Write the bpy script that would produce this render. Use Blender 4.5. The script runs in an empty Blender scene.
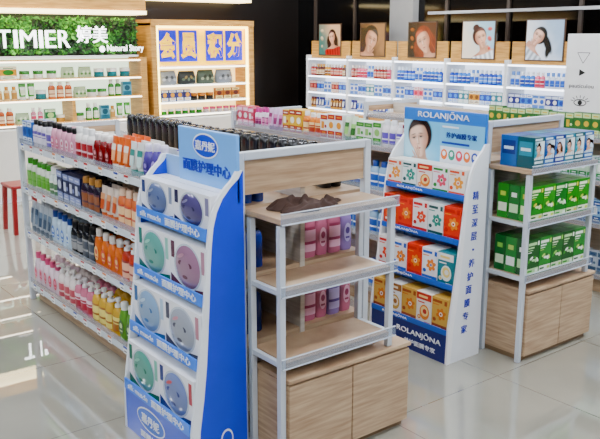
import bpy, math, random, colorsys
from mathutils import Vector, noise
random.seed(7)
SC=bpy.context.scene
COL=SC.collection
# ---------------------------------------------------------------- materials
def lin(h,sat=1.16,g=1.38):
    r,g0,b=[int(h[i:i+2],16)/255 for i in (0,2,4)]
    hh,s,v=colorsys.rgb_to_hsv(r,g0,b); s=min(1,s*sat)
    r,g0,b=colorsys.hsv_to_rgb(hh,s,v)
    return tuple(((c/12.92) if c<=.04045 else ((c+.055)/1.055)**2.4)**g for c in (r,g0,b))+(1,)
MC={}
def M(h,rough=.4,metal=0,emit=0,alpha=1,var=.06,coat=0,spec=.5):
    k=(h,rough,metal,emit,alpha,coat,spec)
    if k in MC: return MC[k]
    m=bpy.data.materials.new('mat_'+h); m.use_nodes=True
    nt=m.node_tree; b=nt.nodes['Principled BSDF']
    c=lin(h)
    tc=nt.nodes.new('ShaderNodeTexCoord'); nz=nt.nodes.new('ShaderNodeTexNoise'); nz.inputs['Scale'].default_value=9
    mx=nt.nodes.new('ShaderNodeMix'); mx.data_type='RGBA'
    mx.inputs[6].default_value=c; mx.inputs[7].default_value=tuple(x*(1-var*2) for x in c[:3])+(1,)
    nt.links.new(tc.outputs['Object'],nz.inputs['Vector']); nt.links.new(nz.outputs['Fac'],mx.inputs[0])
    nt.links.new(mx.outputs[2],b.inputs['Base Color'])
    b.inputs['Roughness'].default_value=rough; b.inputs['Metallic'].default_value=metal
    b.inputs['Coat Weight'].default_value=coat; b.inputs['Specular IOR Level'].default_value=spec
    if emit:
        b.inputs['Emission Color'].default_value=c; b.inputs['Emission Strength'].default_value=emit
    if alpha<1: b.inputs['Alpha'].default_value=alpha
    MC[k]=m; return m
def wood(name,c1,c2,rough=.45,axis=(1,1,14)):
    m=bpy.data.materials.new(name); m.use_nodes=True; nt=m.node_tree; b=nt.nodes['Principled BSDF']
    tc=nt.nodes.new('ShaderNodeTexCoord'); mp=nt.nodes.new('ShaderNodeMapping'); mp.inputs['Scale'].default_value=axis
    nz=nt.nodes.new('ShaderNodeTexNoise'); nz.inputs['Scale'].default_value=5; nz.inputs['Detail'].default_value=8
    cr=nt.nodes.new('ShaderNodeValToRGB'); cr.color_ramp.elements[0].color=lin(c1,1.05,1.1); cr.color_ramp.elements[1].color=lin(c2,1.05,1.1)
    cr.color_ramp.elements[0].position=.35; cr.color_ramp.elements[1].position=.65
    nt.links.new(tc.outputs['Object'],mp.inputs[0]); nt.links.new(mp.outputs[0],nz.inputs['Vector'])
    nt.links.new(nz.outputs['Fac'],cr.inputs[0]); nt.links.new(cr.outputs[0],b.inputs['Base Color'])
    b.inputs['Roughness'].default_value=rough
    return m
WOOD=wood('wood_beige','A6886A','C4AA8A')
WOODP=wood('wood_pale','C4BCAE','D8D0C4')
WOODL=wood('wood_honey','B8863C','D8A85C')
WHITE=M('F0F2F3',.35); METAL=M('D8DCE0',.3); ACR=M('C4CEDA',.05,alpha=.3,coat=.8); TAPE=M('F0F4FA',.2,alpha=.75)
def floor_mat():
    m=bpy.data.materials.new('floor_tiles'); m.use_nodes=True; nt=m.node_tree; b=nt.nodes['Principled BSDF']
    tc=nt.nodes.new('ShaderNodeTexCoord'); br=nt.nodes.new('ShaderNodeTexBrick')
    br.offset=0; br.squash=1; br.inputs['Scale'].default_value=1
    br.inputs['Brick Width'].default_value=.8; br.inputs['Row Height'].default_value=.8
    br.inputs['Mortar Size'].default_value=.0022; br.inputs['Mortar Smooth'].default_value=.1
    nz=nt.nodes.new('ShaderNodeTexNoise'); nz.inputs['Scale'].default_value=2.2; nz.inputs['Detail'].default_value=8
    cr=nt.nodes.new('ShaderNodeValToRGB'); cr.color_ramp.elements[0].color=lin('8A8778',1,1); cr.color_ramp.elements[1].color=lin('A4A192',1,1)
    nt.links.new(tc.outputs['Object'],br.inputs['Vector']); nt.links.new(tc.outputs['Object'],nz.inputs['Vector'])
    nt.links.new(nz.outputs['Fac'],cr.inputs[0])
    nt.links.new(cr.outputs[0],br.inputs['Color1']); nt.links.new(cr.outputs[0],br.inputs['Color2'])
    br.inputs['Mortar'].default_value=lin('66625A',1,1)
    nt.links.new(br.outputs['Color'],b.inputs['Base Color'])
    b.inputs['Roughness'].default_value=.01; b.inputs['IOR'].default_value=2.8
    return m
PHOTO=bpy.data.materials.new('printed_photo'); PHOTO.use_nodes=True
_n=PHOTO.node_tree; _a=_n.nodes.new('ShaderNodeAttribute'); _a.attribute_name='print'
_n.links.new(_a.outputs['Color'],_n.nodes['Principled BSDF'].inputs['Base Color']); _n.nodes['Principled BSDF'].inputs['Roughness'].default_value=.25
# ---------------------------------------------------------------- mesh builder
class MB:
    def __init__(s): s.v=[];s.f=[];s.m=[];s.s=[]
    def add(s,vs,fs,m=0,sm=False):
        o=len(s.v); s.v+=[tuple(p) for p in vs]
        for f in fs: s.f.append([i+o for i in f]); s.m.append(m); s.s.append(sm)
        return s
    def box(s,x0,y0,z0,x1,y1,z1,m=0):
        if x0>x1:x0,x1=x1,x0
        if y0>y1:y0,y1=y1,y0
        if z0>z1:z0,z1=z1,z0
        return s.add([(x0,y0,z0),(x1,y0,z0),(x1,y1,z0),(x0,y1,z0),(x0,y0,z1),(x1,y0,z1),(x1,y1,z1),(x0,y1,z1)],
              [(0,3,2,1),(4,5,6,7),(0,1,5,4),(1,2,6,5),(2,3,7,6),(3,0,4,7)],m)
    def rings(s,R,m=0,sm=True,cap=True,closed=True):
        n=len(R[0]); vs=[p for r in R for p in r]; fs=[]
        for i in range(len(R)-1):
            for j in range(n if closed else n-1):
                k=(j+1)%n; fs.append((i*n+j,i*n+k,(i+1)*n+k,(i+1)*n+j))
        s.add(vs,fs,m,sm)
        if cap and closed:
            s.add(R[0],[tuple(range(n-1,-1,-1))],m); s.add(R[-1],[tuple(range(n))],m)
        return s
    def loft(s,prof,n=18,m=0,p=2.0,cx=0,cy=0):
        R=[]
        for z,rx,ry in prof:
            r=[]
            for j in range(n):
                a=2*math.pi*j/n; c,q=math.cos(a),math.sin(a)
                r.append((cx+rx*math.copysign(abs(c)**(2/p),c),cy+ry*math.copysign(abs(q)**(2/p),q),z))
            R.append(r)
        return s.rings(R,m)
    def poly(s,pts,m=0): return s.add(pts,[tuple(range(len(pts)))],m)
    def disc(s,cx,y,cz,rx,rz,m=0,n=20,a0=0,a1=2*math.pi,tilt=0,egg=0):  # facing -Y
        full=abs(a1-a0-2*math.pi)<1e-6; pts=[]
        for i in range(n if full else n+1):
            a=a0+(a1-a0)*i/n; u=rx*math.cos(a)*(1+egg*math.sin(a)); v=rz*math.sin(a)
            pts.append((cx+u*math.cos(tilt)-v*math.sin(tilt),y,cz+u*math.sin(tilt)+v*math.cos(tilt)))
        return s.poly(pts,m)
    def quad(s,x0,z0,x1,z1,y,m=0): return s.poly([(x0,y,z0),(x1,y,z0),(x1,y,z1),(x0,y,z1)],m)
    def build(s,name,mats,bevel=0):
        me=bpy.data.meshes.new(name); me.from_pydata(s.v,[],s.f)
        for m in mats: me.materials.append(m)
        me.polygons.foreach_set('material_index',s.m); me.polygons.foreach_set('use_smooth',s.s)
        me.update(); return me
def O(name,me,loc=(0,0,0),rot=(0,0,0),parent=None,label=None,cat=None,group=None,kind=None,bevel=0):
    o=bpy.data.objects.new(name,me); o.location=loc; o.rotation_euler=rot
    COL.objects.link(o)
    if parent: o.parent=parent
    if label:o['label']=label
    if cat:o['category']=cat
    if group:o['group']=group
    if kind:o['kind']=kind
    if bevel:
        b=o.modifiers.new('bevel','BEVEL'); b.width=bevel; b.segments=2; b.limit_method='ANGLE'
    return o
def BX(name,b,mat,parent=None,bevel=.0,**k):
    return O(name,MB().box(*b).build(name,[mat]),parent=parent,bevel=bevel,**k)
FX=(math.pi/2,0,-math.pi/2)   # text facing -X
FY=(math.pi/2,0,0)            # text facing -Y
def TXT(name,body,w,h,mat,loc,rot,parent=None,ext=.002,bold=.0,label=None):
    cu=bpy.data.curves.new('t','FONT'); cu.body=body; cu.extrude=.01; cu.offset=bold; cu.resolution_u=3; cu.align_x='CENTER'
    o=bpy.data.objects.new('t',cu); COL.objects.link(o)
    dg=bpy.context.evaluated_depsgraph_get(); dg.update()
    me=bpy.data.meshes.new_from_object(o.evaluated_get(dg)); bpy.data.objects.remove(o)
    if len(me.vertices)==0: return None
    xs=[v.co.x for v in me.vertices]; ys=[v.co.y for v in me.vertices]
    x0,x1,y0,y1=min(xs),max(xs),min(ys),max(ys)
    sx=w/(x1-x0); sy=(h/(y1-y0)) if h else sx
    for v in me.vertices:
        v.co=((v.co.x-(x0+x1)/2)*sx,(v.co.y-(y0+y1)/2)*sy,v.co.z/.01*ext)
    me.materials.clear(); me.materials.append(mat)
    return O(name,me,loc,rot,parent,label=label)
# ---------------------------------------------------------------- printed portraits (colour per vertex)
def sm(e0,e1,x):
    t=max(0,min(1,(x-e0)/(e1-e0))); return t*t*(3-2*t)
def mixc(a,b,t): return tuple(a[i]+(b[i]-a[i])*t for i in range(3))
def ell(a,b,ca,cb,ra,rb,soft=.1,rot=0):
    x,y=a-ca,b-cb; c,s=math.cos(rot),math.sin(rot); x,y=x*c+y*s,-x*s+y*c
    return 1-sm(1-soft,1+soft,math.sqrt((x/ra)**2+(y/rb)**2))
def portrait(w,h,ox,oz,sc,tilt,style,f,bg1,bg2,hair,skin,cloth,acc,panel=None,NX=90,NZ=82,off=(0,0,0),name='picture'):
    C={k:lin(v,1.1,1.05)[:3] for k,v in dict(bg1=bg1,bg2=bg2,hair=hair,skin=skin,cloth=cloth,acc=acc).items()}
    sk=C['skin']; dk=tuple(sk[i]*k for i,k in enumerate((.45,.28,.22))); lip=(.42,.06,.07)
    V=[];K=[]
    for j in range(NZ+1):
        for i in range(NX+1):
            x=-w/2+w*i/NX; z=-h/2+h*j/NZ
            X,Z=(x-ox)/sc,(z-oz)/sc; c,s=math.cos(tilt),math.sin(tilt)
            a,b=(X*c+Z*s)*f,-X*s+Z*c
            nb=.5+.5*noise.noise(Vector((x*14,z*14,5)))
            col=mixc(C['bg1'],C['bg2'],sm(-1,1,x/(w/2)+.5*z/(h/2)+.6*(nb-.5)))
            st=.5+1.0*abs(noise.noise(Vector((a*7+b*1.5,b*.8,2.3)))) ; hc=tuple(q*st for q in C['hair'])
            hc=mixc(hc,tuple(min(1,q*3+.06) for q in C['hair']),.5*ell(a,b,-.4,.95,.5,.2,.8))
            if style=='long':
                m=1-sm(1.15,1.6,abs(a)+.12*math.sin(b*3)+.15*b); m*=1-sm(.3,.45,b); col=mixc(col,hc,m)
            if style=='swept':
                m=ell(a,b,1.6,.1,1.4,.5,.25,-.5); col=mixc(col,hc,m); m=ell(a,b,2.2,-.6,.9,.35,.3,-1.1); col=mixc(col,hc,m)
            if style=='bun': col=mixc(col,hc,ell(a,b,.35,1.4,.5,.4,.15))
            sw=.5+ (sm(-1.4,-2.1,b))*1.8; m=(1-sm(sw-.08,sw+.08,abs(a)))*sm(-1.25,-1.4,b)
            body=mixc(sk,dk,.25+.5*sm(.1,1.6,a+.3))
            body=mixc(body,tuple(q*(.8+.3*math.sin(a*9)) for q in C['cloth']),sm(-1.95,-2.1,b-.1*abs(a)))
            col=mixc(col,body,m)
            m=(1-sm(.36,.48,abs(a)))*sm(-.6,-.8,b)*sm(-2.0,-1.7,b); col=mixc(col,mixc(sk,dk,.7-.35*sm(-1.1,-1.7,b)),m)
            col=mixc(col,hc,ell(a,b,.1,.3,1.06,1.14,.08))
            jaw=1-.4*sm(.1,-1.25,b)-.05*sm(.3,1,b); F=1-sm(.92,1.06,math.sqrt(((a+.05)/(.84*jaw))**2+(b/1.22)**2))
            hl=sm(.98,.8,b+.35*(a-.25)**2+.16*a)
            fc=mixc(sk,dk,.85*sm(.2,1.0,(a+.25)/jaw)); fc=mixc(fc,dk,.4*sm(-.6,-.95,a/jaw))
            fc=mixc(fc,(min(1,sk[0]*1.2),sk[1]*1.2,sk[2]*1.2),.6*ell(a,b,-.2,.55,.4,.3,.95)+.4*ell(a,b,-.45,-.2,.2,.2,.9))
            fc=mixc(fc,(sk[0],sk[1]*.62,sk[2]*.6),.4*ell(a,b,-.52,-.3,.28,.2,.9)+.35*ell(a,b,.35,-.3,.26,.2,.9))
            sh=-.16
            for q in(-1,1):
                ex=sh+q*.31
                fc=mixc(fc,dk,.6*ell(a,b,ex,.17,.24,.15,.9))
                fc=mixc(fc,(.4,.36,.34),.7*ell(a,b,ex,.1,.14,.04,.5)); fc=mixc(fc,(.03,.02,.02),.9*ell(a,b,ex,.105,.065,.05,.5))
                fc=mixc(fc,(.04,.02,.015),.9*ell(a,b,ex,.14,.18,.028,.6,-q*.1)); fc=mixc(fc,tuple(.5*v for v in C['hair']),.7*ell(a,b,ex+q*.02,.33,.2,.03,.7,-q*.14))
            fc=mixc(fc,dk,.55*ell(a,b,sh+.09,-.1,.05,.25,.9)); fc=mixc(fc,dk,.6*ell(a,b,sh,-.33,.12,.04,.8)); fc=mixc(fc,(1,.93,.86),.4*ell(a,b,sh-.03,-.12,.04,.22,.95))
            fc=mixc(fc,lip,.85*ell(a,b,sh,-.62,.18,.06,.5)); fc=mixc(fc,(.1,.01,.02),.7*ell(a,b,sh,-.62,.16,.014,.6)); fc=mixc(fc,dk,.45*ell(a,b,sh,-.78,.13,.045,.9))
            col=mixc(col,fc,F*hl)
            if style in('bun','swept'):
                hd=0
                for q in range(4): hd=max(hd,ell(a,b,-.6+q*.14,-1.0+.08*q,.065,.36,.2,.5-.1*q))
                hd=max(hd,ell(a,b,-.7,-1.5,.34,.4,.15,.3)); hc2=mixc(sk,dk,.3+.4*abs(math.sin(a*18))); col=mixc(col,hc2,hd)
            px=-f*w*.36
            if acc!=bg1:
                for q in range(3):
                    m=ell(x,z,px,h*(.3-.26*q),w*(.07-.015*q),h*(.05+.03*(q%2)),.35,q*.9); col=mixc(col,tuple(min(1,v*(.5+.7*sm(-1,1,(z-h*(.3-.26*q))/(h*.07)))) for v in C['acc']),m*.9)
            V.append((x+off[0],off[1],z+off[2])); K.append(col+(1,))
    me=bpy.data.meshes.new(name)
    me.from_pydata(V,[],[(j*(NX+1)+i,j*(NX+1)+i+1,(j+1)*(NX+1)+i+1,(j+1)*(NX+1)+i) for j in range(NZ) for i in range(NX)])
    at=me.color_attributes.new('print','FLOAT_COLOR','POINT'); at.data.foreach_set('color',[q for k in K for q in k])
    me.materials.append(PHOTO); return me
# ---------------------------------------------------------------- products
PC={}
def lab_curve(rx,ry,z0,z1,p,cols,style=0):
    b=MB(); n=8; H=z1-z0; zs=[z0,z0+H*.3,z0+H*.42,z1-H*.12,z1] if style==0 else [z0+H*.1,z0+H*.55,z0+H*.62,z0+H*.74,z1-H*.02]
    def ring(z,k=1.02):
        r=[]
        for j in range(n+1):
            a=-math.pi/2-1.05+2.1*j/n; c,q=math.cos(a),math.sin(a)
            r.append((rx*k*math.copysign(abs(c)**(2/p),c),ry*k*math.copysign(abs(q)**(2/p),q)-.0006,z))
        return r
    for i in range(4): b.rings([ring(zs[i]),ring(zs[i+1])],[0,1,0,1][i],True,False,False)
    return b.build('label',[M(cols[0],.35),M(cols[1],.35)])
def product(kind,w,d,h,cols,vr=0):
    k=(kind,w,d,h,cols,vr)
    if k in PC: return PC[k]
    c0,c1,c2=cols[0],cols[1],cols[2]; c3=cols[3] if len(cols)>3 else c1
    rx,ry=w/2,d/2
    if kind=='shampoo':
        b=MB().loft([(0,rx*.92,ry*.9),(.006,rx,ry),(h*.66,rx*.99,ry*.98),(h*.76,rx*.82,ry*.88),(h*.81,rx*.5,ry*.65)],18,0,2.8).build('shampoo_bottle',[M(c0,.25)])
        c=MB().loft([(h*.81,rx*.6,ry*.78),(h*.98,rx*.57,ry*.76),(h,rx*.5,ry*.66)],14).build('cap',[M(c1,.3)])
        r=('shampoo_bottle',b,[('cap',c),('label',lab_curve(rx,ry,h*.12,h*.6,2.8,(c2,c3),vr))])
    elif kind=='curvy':
        b=MB().loft([(0,rx*.84,ry*.85),(.008,rx*.95,ry*.95),(h*.18,rx,ry),(h*.4,rx*.93,ry*.93),(h*.6,rx*.97,ry*.95),(h*.74,rx*.75,ry*.78),(h*.8,rx*.45,ry*.55)],20,0,2.3).build('shampoo_bottle',[M(c0,.22)])
        c=MB().loft([(h*.8,rx*.52,ry*.66),(h*.9,rx*.56,ry*.7),(h*.98,rx*.52,ry*.66),(h,rx*.42,ry*.55)],14).build('cap',[M(c1,.3)])
        l=MB().disc(0,-ry*1.02,h*.36,rx*.6,h*.19,0,18); l.disc(0,-ry*1.02-.0004,h*.4,rx*.35,h*.07,1,14); l.quad(-rx*.35,h*.24,rx*.35,h*.28,-ry*1.02-.0004,1)
        r=('shampoo_bottle',b,[('cap',c),('label',l.build('label',[M(c2,.35),M(c3,.35)]))])
    elif kind=='pump':
        b=MB().loft([(0,rx*.92,ry*.92),(.006,rx,ry),(h*.55,rx,ry),(h*.66,rx*.88,ry*.88),(h*.72,rx*.5,rx*.45),(h*.75,rx*.34,rx*.34)],18,0,2.2).build('pump_bottle',[M(c0,.25)])
        q=MB().loft([(h*.75,rx*.44,rx*.44),(h*.83,rx*.42,rx*.42),(h*.84,rx*.16,rx*.16),(h*.91,rx*.16,rx*.16)],12)
        q.loft([(h*.91,rx*.38,rx*.38),(h*.97,rx*.4,rx*.4),(h,rx*.32,rx*.32)],12); q.box(-rx*.16,-rx*.9,h*.93,rx*.16,0,h*.98)
        r=('pump_bottle',b,[('pump_head',q.build('pump_head',[M(c1,.3)])),('label',lab_curve(rx,ry,h*.1,h*.52,2.2,(c2,c3),vr))])
    elif kind=='tube':
        b=MB().loft([(h*.2,rx*.82,ry*.95),(h*.24,rx*.9,ry),(h*.6,rx*.95,ry*.7),(h*.94,rx,ry*.2),(h,rx,ry*.12)],18).build('cosmetic_tube',[M(c0,.3)])
        c=MB().loft([(0,rx*.75,ry*.85),(.004,rx*.8,ry*.9),(h*.2,rx*.8,ry*.93)],16).build('cap',[M(c1,.3)])
        l=MB().poly([(-rx*.6,-ry*1.02,h*.3),(rx*.6,-ry*1.02,h*.3),(rx*.66,-ry*.72,h*.6),(-rx*.66,-ry*.72,h*.6)],0)
        l.poly([(-rx*.66,-ry*.74,h*.6),(rx*.66,-ry*.74,h*.6),(rx*.72,-ry*.5,h*.78),(-rx*.72,-ry*.5,h*.78)],1)
        r=('cosmetic_tube',b,[('cap',c),('label',l.build('label',[M(c2,.35),M(c3,.35)]))])
    elif kind=='slim':
        b=MB().loft([(0,rx*.95,rx*.95),(.004,rx,rx),(h*.68,rx,rx),(h*.76,rx*.5,rx*.5)],16).build('lotion_bottle',[M(c0,.22)])
        c=MB().loft([(h*.76,rx*.62,rx*.62),(h*.98,rx*.62,rx*.62),(h,rx*.54,rx*.54)],14).build('cap',[M(c1,.25)])
        r=('lotion_bottle',b,[('cap',c),('label',lab_curve(rx,rx,h*.12,h*.54,2,(c2,c3),vr))])
    elif kind=='jar':
        b=MB().loft([(0,rx*.9,rx*.9),(.004,rx*.95,rx*.95),(h*.6,rx*.95,rx*.95)],18).build('cream_jar',[M(c0,.25)])
        c=MB().loft([(h*.6,rx,rx),(h*.96,rx,rx),(h,rx*.95,rx*.95)],18).build('lid',[M(c1,.25)])
        r=('cream_jar',b,[('lid',c)])
    elif kind=='pouch':
        b=MB().loft([(0,rx*.8,ry*.9),(.01,rx,ry),(h*.5,rx*1.0,ry*.9),(h*.85,rx*.9,ry*.4),(h*.9,rx*.86,ry*.15)],20,0,2.6).build('pouch',[M(c0,.5)])
        zp=MB().box(-rx*.86,-.006,h*.9,rx*.86,.006,h*.94)
        l=MB()
        for q in range(5): l.disc(-rx*.6+q*rx*.3,-ry*1.01-.001,h*(.35+.15*(q%2)),rx*.19,h*.1,q%2,10,tilt=q*.7)
        r=('pouch',b,[('zipper',zp.build('zipper',[M(c1,.3,metal=.6)])),('pattern',l.build('pattern',[M(c2,.5),M(c3,.5)]))])
    elif kind=='carton':
        b=MB().box(-rx,-ry,0,rx,ry,h).build('cosmetic_carton',[M(c0,.35)])
        y=-ry-.0008; l=MB().quad(-rx*.96,h*.03,rx*.96,h*.32,y,0); l.quad(-rx*.96,h*.78,rx*.96,h*.97,y,0)
        if vr: l.quad(-rx*.7,h*.4,rx*.1,h*.7,y-.0002,1); l.disc(rx*.5,y-.0002,h*.5,rx*.3,rx*.3,0)
        else: l.disc(0,y-.0002,h*.55,rx*.62,min(h*.2,rx*.62),1)
        l.quad(-rx*.7,h*.12,rx*.7,h*.17,y-.0003,1); l.quad(-rx*.5,h*.22,rx*.5,h*.26,y-.0003,1); l.quad(-rx*.6,h*.85,rx*.6,h*.9,y-.0003,1)
        r=('cosmetic_carton',b,[('label',l.build('label',[M(c1,.35),M(c2,.35)]))])
    elif kind=='facebox':
        b=MB().box(-rx,-ry,0,rx,ry,h).build('cosmetic_carton',[M(c0,.3)])
        y=-ry-.0008; l=MB()
        l.quad(-rx*.8,h*.16,rx*.8,h*.24,y,1); l.quad(-rx*.6,h*.06,rx*.6,h*.1,y,1); l.quad(-rx*.9,h*.9,rx*.5,h*.96,y,1)
        for sx in(-1,1):
            X=sx*(rx+.0006); l.poly([(X,-ry*.8,h*.4),(X,ry*.8,h*.4),(X,ry*.8,h*.85),(X,-ry*.8,h*.85)],0); l.poly([(X+sx*.0003,-ry*.6,h*.55),(X+sx*.0003,ry*.6,h*.55),(X+sx*.0003,ry*.6,h*.65),(X+sx*.0003,-ry*.6,h*.65)],1)
        ph=portrait(w*.92,h*.58,-w*.08,h*.03,min(w*.92,h*.58)*.24,.2,('long','bun','swept')[len(PC)%3],1,c1,c2,c3,'F0C8AC',c2,c0,NX=36,NZ=36,off=(0,-ry-.0012,h*.58),name='printed_face')
        r=('cosmetic_carton',b,[('label',l.build('label',[M(c1,.3),M(c2,.3)])),('printed_face',ph)])
    elif kind=='leafbox':
        b=MB().box(-rx,-ry,0,rx,ry,h).build('cosmetic_carton',[M(c0,.3)])
        y=-ry-.0008; l=MB(); q=.0003; u=min(rx,h*.3)
        l.quad(-rx*.95,h*.05,rx*.95,h*.2,y,1)
        for t in range(5): l.disc(-u*.6+u*.32*t,y-q*.3*t,h*.42+u*.25*(t%2),u*.3,u*.14,(0,2,1)[t%3],10,tilt=.9-.45*t)
        l.disc(u*.45,y-q*2,h*.4,u*.2,u*.22,1,12)
        l.quad(-rx*.88,h*.84,rx*.5,h*.92,y,1); l.quad(-rx*.88,h*.76,rx*.1,h*.8,y,1); l.quad(-rx*.88,h*.7,-rx*.1,h*.72,y,1); l.quad(-rx*.88,h*.64,-rx*.3,h*.66,y,2)
        l.quad(-rx*.85,h*.1,-rx*.1,h*.15,y-q,0); l.quad(rx*.4,h*.08,rx*.85,h*.16,y-q,2); l.quad(rx*.65,h*.82,rx*.92,h*.94,y,2)
        for sx in(-1,1):
            X=sx*(rx+.0006); l.poly([(X,-ry*.8,h*.2),(X,ry*.8,h*.2),(X,ry*.8,h*.45),(X,-ry*.8,h*.45)],1); l.poly([(X,-ry*.5,h*.65),(X,ry*.5,h*.65),(X,ry*.5,h*.78),(X,-ry*.5,h*.78)],2)
        r=('cosmetic_carton',b,[('label',l.build('label',[M(c3,.3),M(c1,.3),M(c2,.3)]))])
    elif kind=='mask':
        b=MB().box(-rx,-ry,0,rx,ry,h).build('mask_pack',[M(c0,.3)])
        y=-ry-.0008; R=min(rx,h/2); l=MB()
        l.poly([(-rx*.98,y,h*.02),(rx*.98,y,h*.02),(rx*.98,y,h*.2),(rx*.2,y,h*.12),(-rx*.4,y,h*.13),(-rx*.98,y,h*.28)],1)
        l.quad(-rx*.93,h*.6,-rx*.72,h*.93,y,1); l.quad(rx*.74,h*.5,rx*.92,h*.93,y,3); l.quad(-rx*.8,h*.05,rx*.1,h*.085,y-.0003,0)
        cz=h*.52; A=min(rx*.72,R*1.12)
        l.disc(0,y-.0004,cz,A*1.06,R*.9,0,32)
        rg=[[(A*k*math.cos(2*math.pi*t/28),y-dy,cz+R*.86*k*math.sin(2*math.pi*t/28)) for t in range(28)] for k,dy in((.96,.001),(.86,.006),(.62,.011),(.28,.0135))]
        l.rings(rg,2,True)
        for q in(-1,1): l.disc(q*A*.36,y-.0128,cz+R*.14,A*.17,R*.09,1,14,tilt=-q*.2)
        l.disc(0,y-.0135,cz-R*.36,A*.2,R*.07,1,14); l.disc(-A*.3,y-.0125,cz+R*.42,A*.26,R*.07,3,14,tilt=.4)
        r=('mask_pack',b,[('label',l.build('label',[M('DCE2EA',.2),M(c1,.25),M(c2,.15,coat=.6),M(c3,.3)]))])
    elif kind=='flower':
        b=MB().box(-rx,-ry,0,rx,ry,h).build('mask_pack',[M(c0,.3)])
        y=-ry-.0008; l=MB(); R=rx*.3
        l.quad(-rx*.98,0.002,rx*.98,h*.16,y,2)
        for i in range(6):
            a=i*math.pi/3+.3; l.disc(rx*.2+math.cos(a)*rx*.32,y-.0003-.0001*i,h*.5+math.sin(a)*rx*.32,R*1.1,R*.7,0,14,tilt=a)
        l.disc(rx*.2,y-.0012,h*.5,rx*.22,rx*.22,1,16); l.disc(rx*.2,y-.0016,h*.5,rx*.12,rx*.12,2,12)
        l.quad(-rx*.9,h*.84,rx*.3,h*.92,y-.0004,2); l.quad(-rx*.9,h*.76,-rx*.1,h*.79,y-.0004,0); l.disc(-rx*.62,y-.0018,h*.3,rx*.22,rx*.2,2,12)
        l.quad(-rx*.85,h*.05,rx*.3,h*.08,y-.0003,1); l.quad(rx*.6,h*.8,rx*.92,h*.94,y-.0003,2)
        r=('mask_pack',b,[('label',l.build('label',[M(c1,.3),M(c2,.3),M(c3,.3)]))])
    elif kind=='honey':
        b=MB().box(-rx,-ry,0,rx,ry,h).build('mask_pack',[M(c0,.3)])
        y=-ry-.0008; l=MB(); l.quad(-rx*.98,h*.76,rx*.98,h*.98,y,2); l.quad(-rx*.7,h*.83,rx*.5,h*.9,y-.0003,1)
        l.disc(rx*.1,y,h*.38,rx*.66,h*.24,0,22); l.disc(rx*.1,y-.0003,h*.41,rx*.48,h*.16,1,20,tilt=.3); l.disc(rx*.15,y-.0006,h*.41,rx*.26,h*.08,2,16,tilt=.5)
        l.disc(-rx*.6,y-.0006,h*.2,rx*.22,rx*.22,2,14); l.disc(-rx*.6,y-.0009,h*.2,rx*.14,rx*.14,1,14); l.quad(rx*.1,h*.05,rx*.9,h*.09,y-.0003,2); l.quad(-rx*.8,h*.66,rx*.1,h*.7,y-.0003,2)
        r=('mask_pack',b,[('label',l.build('label',[M(c1,.3),M(c2,.3),M(c3,.3)]))])
    PC[k]=r; return r
CN={'shampoo':'bottle','curvy':'bottle','pump':'bottle','tube':'tube','slim':'bottle','jar':'jar','carton':'box','facebox':'box','leafbox':'box','mask':'box','flower':'box','honey':'box','pouch':'bag'}
BOXY=('carton','mask','flower','facebox','leafbox','honey')
def put(kind,w,d,h,cols,x,y,z,rz,label,group,parts=True,vr=0):
    nm,me,ch=product(kind,w,d,h,cols,vr)
    if len(label.split())<5: label+=' standing on the shelf'
    o=O(nm,me,(x,y,z),(0,0,rz),label=label,cat=CN[kind],group=group)
    if parts:
        for n,m in ch: O(n,m,parent=o)
    return o
ROT={'-X':-math.pi/2,'+X':math.pi/2,'-Y':0}
def fill(face,start,end,fixed,z,specs,group,depth=2,parts=True,gap=.004,ks=1.0,vary=False):
    tot=sum(s[5] for s in specs); L=abs(end-start); sg=1 if end>start else -1; pos=0; acc=0; n_=0
    for kind,w,d,h,cols,share,label in specs:
        w=round(w*ks,4); acc+=share; lim=L*acc/tot
        while pos+w<=lim+w*.5 and pos+w<=L+.0001:
            c=start+sg*(pos+w/2); vr=0; hh=h; n_+=1
            if vary:
                vr=(n_//3)%2
                if vr: hh=round(h*.95,4)
            cc=cols if not vr or len(cols)<4 else (cols[0],cols[1],cols[3],cols[2])
            for k in range(depth):
                off=fixed+(d/2+.002+k*(d+.01))*(1 if face in('-X','-Y') else -1)
                rz=ROT[face]+(random.uniform(-.05,.05) if kind not in BOXY else random.uniform(-.012,.012))
                jj=random.uniform(0,.004)
                if face=='-Y': put(kind,w,d,hh,cc,c,off+jj,z,rz,label,group,parts and k==0,vr)
                else: put(kind,w,d,hh,cc,off+(jj if face=='-X' else -jj),c,z,rz,label,group,parts and k==0,vr)
            pos+=w+gap
# ---------------------------------------------------------------- room
def S(name,b,mat): return BX(name,b,mat,kind='structure')
fl=MB().box(-2.6,-3.1,-.1,7.0,9.0,0).build('floor',[floor_mat()]); O('floor',fl,kind='structure')
DARK=M('120F0E',.08); CEIL=M('747474',.7); WALLW=M('5C5C5C',.7)
S('ceiling',(-2.6,-3.1,2.9,7.0,9.0,3.0),CEIL)
S('wall_back',(-2.6,8.9,0,7.0,9.0,2.9),M('2A231E',.3))
S('wall_right',(6.9,-3.1,0,7.0,8.9,2.9),DARK)
S('wall_left',(-2.6,-3.0,0,-2.5,8.9,2.9),WALLW)
S('wall_front',(-2.6,-3.1,0,6.9,-3.0,2.9),WALLW)
for i,y in enumerate([3.6,4.45,5.3,6.15,7.7,8.5]):
    S('trim_%d'%(i+1),(6.87,y-.02,1.5,6.899,y+.02,2.9),M('5A5048',.3))
S('trim_7',(6.8,6.6,1.55,6.898,6.98,2.9),M('B0AEAA',.5))
S('trim_8',(6.84,3.0,2.02,6.898,6.4,2.05),M('C8C8C8',.4))
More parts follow.
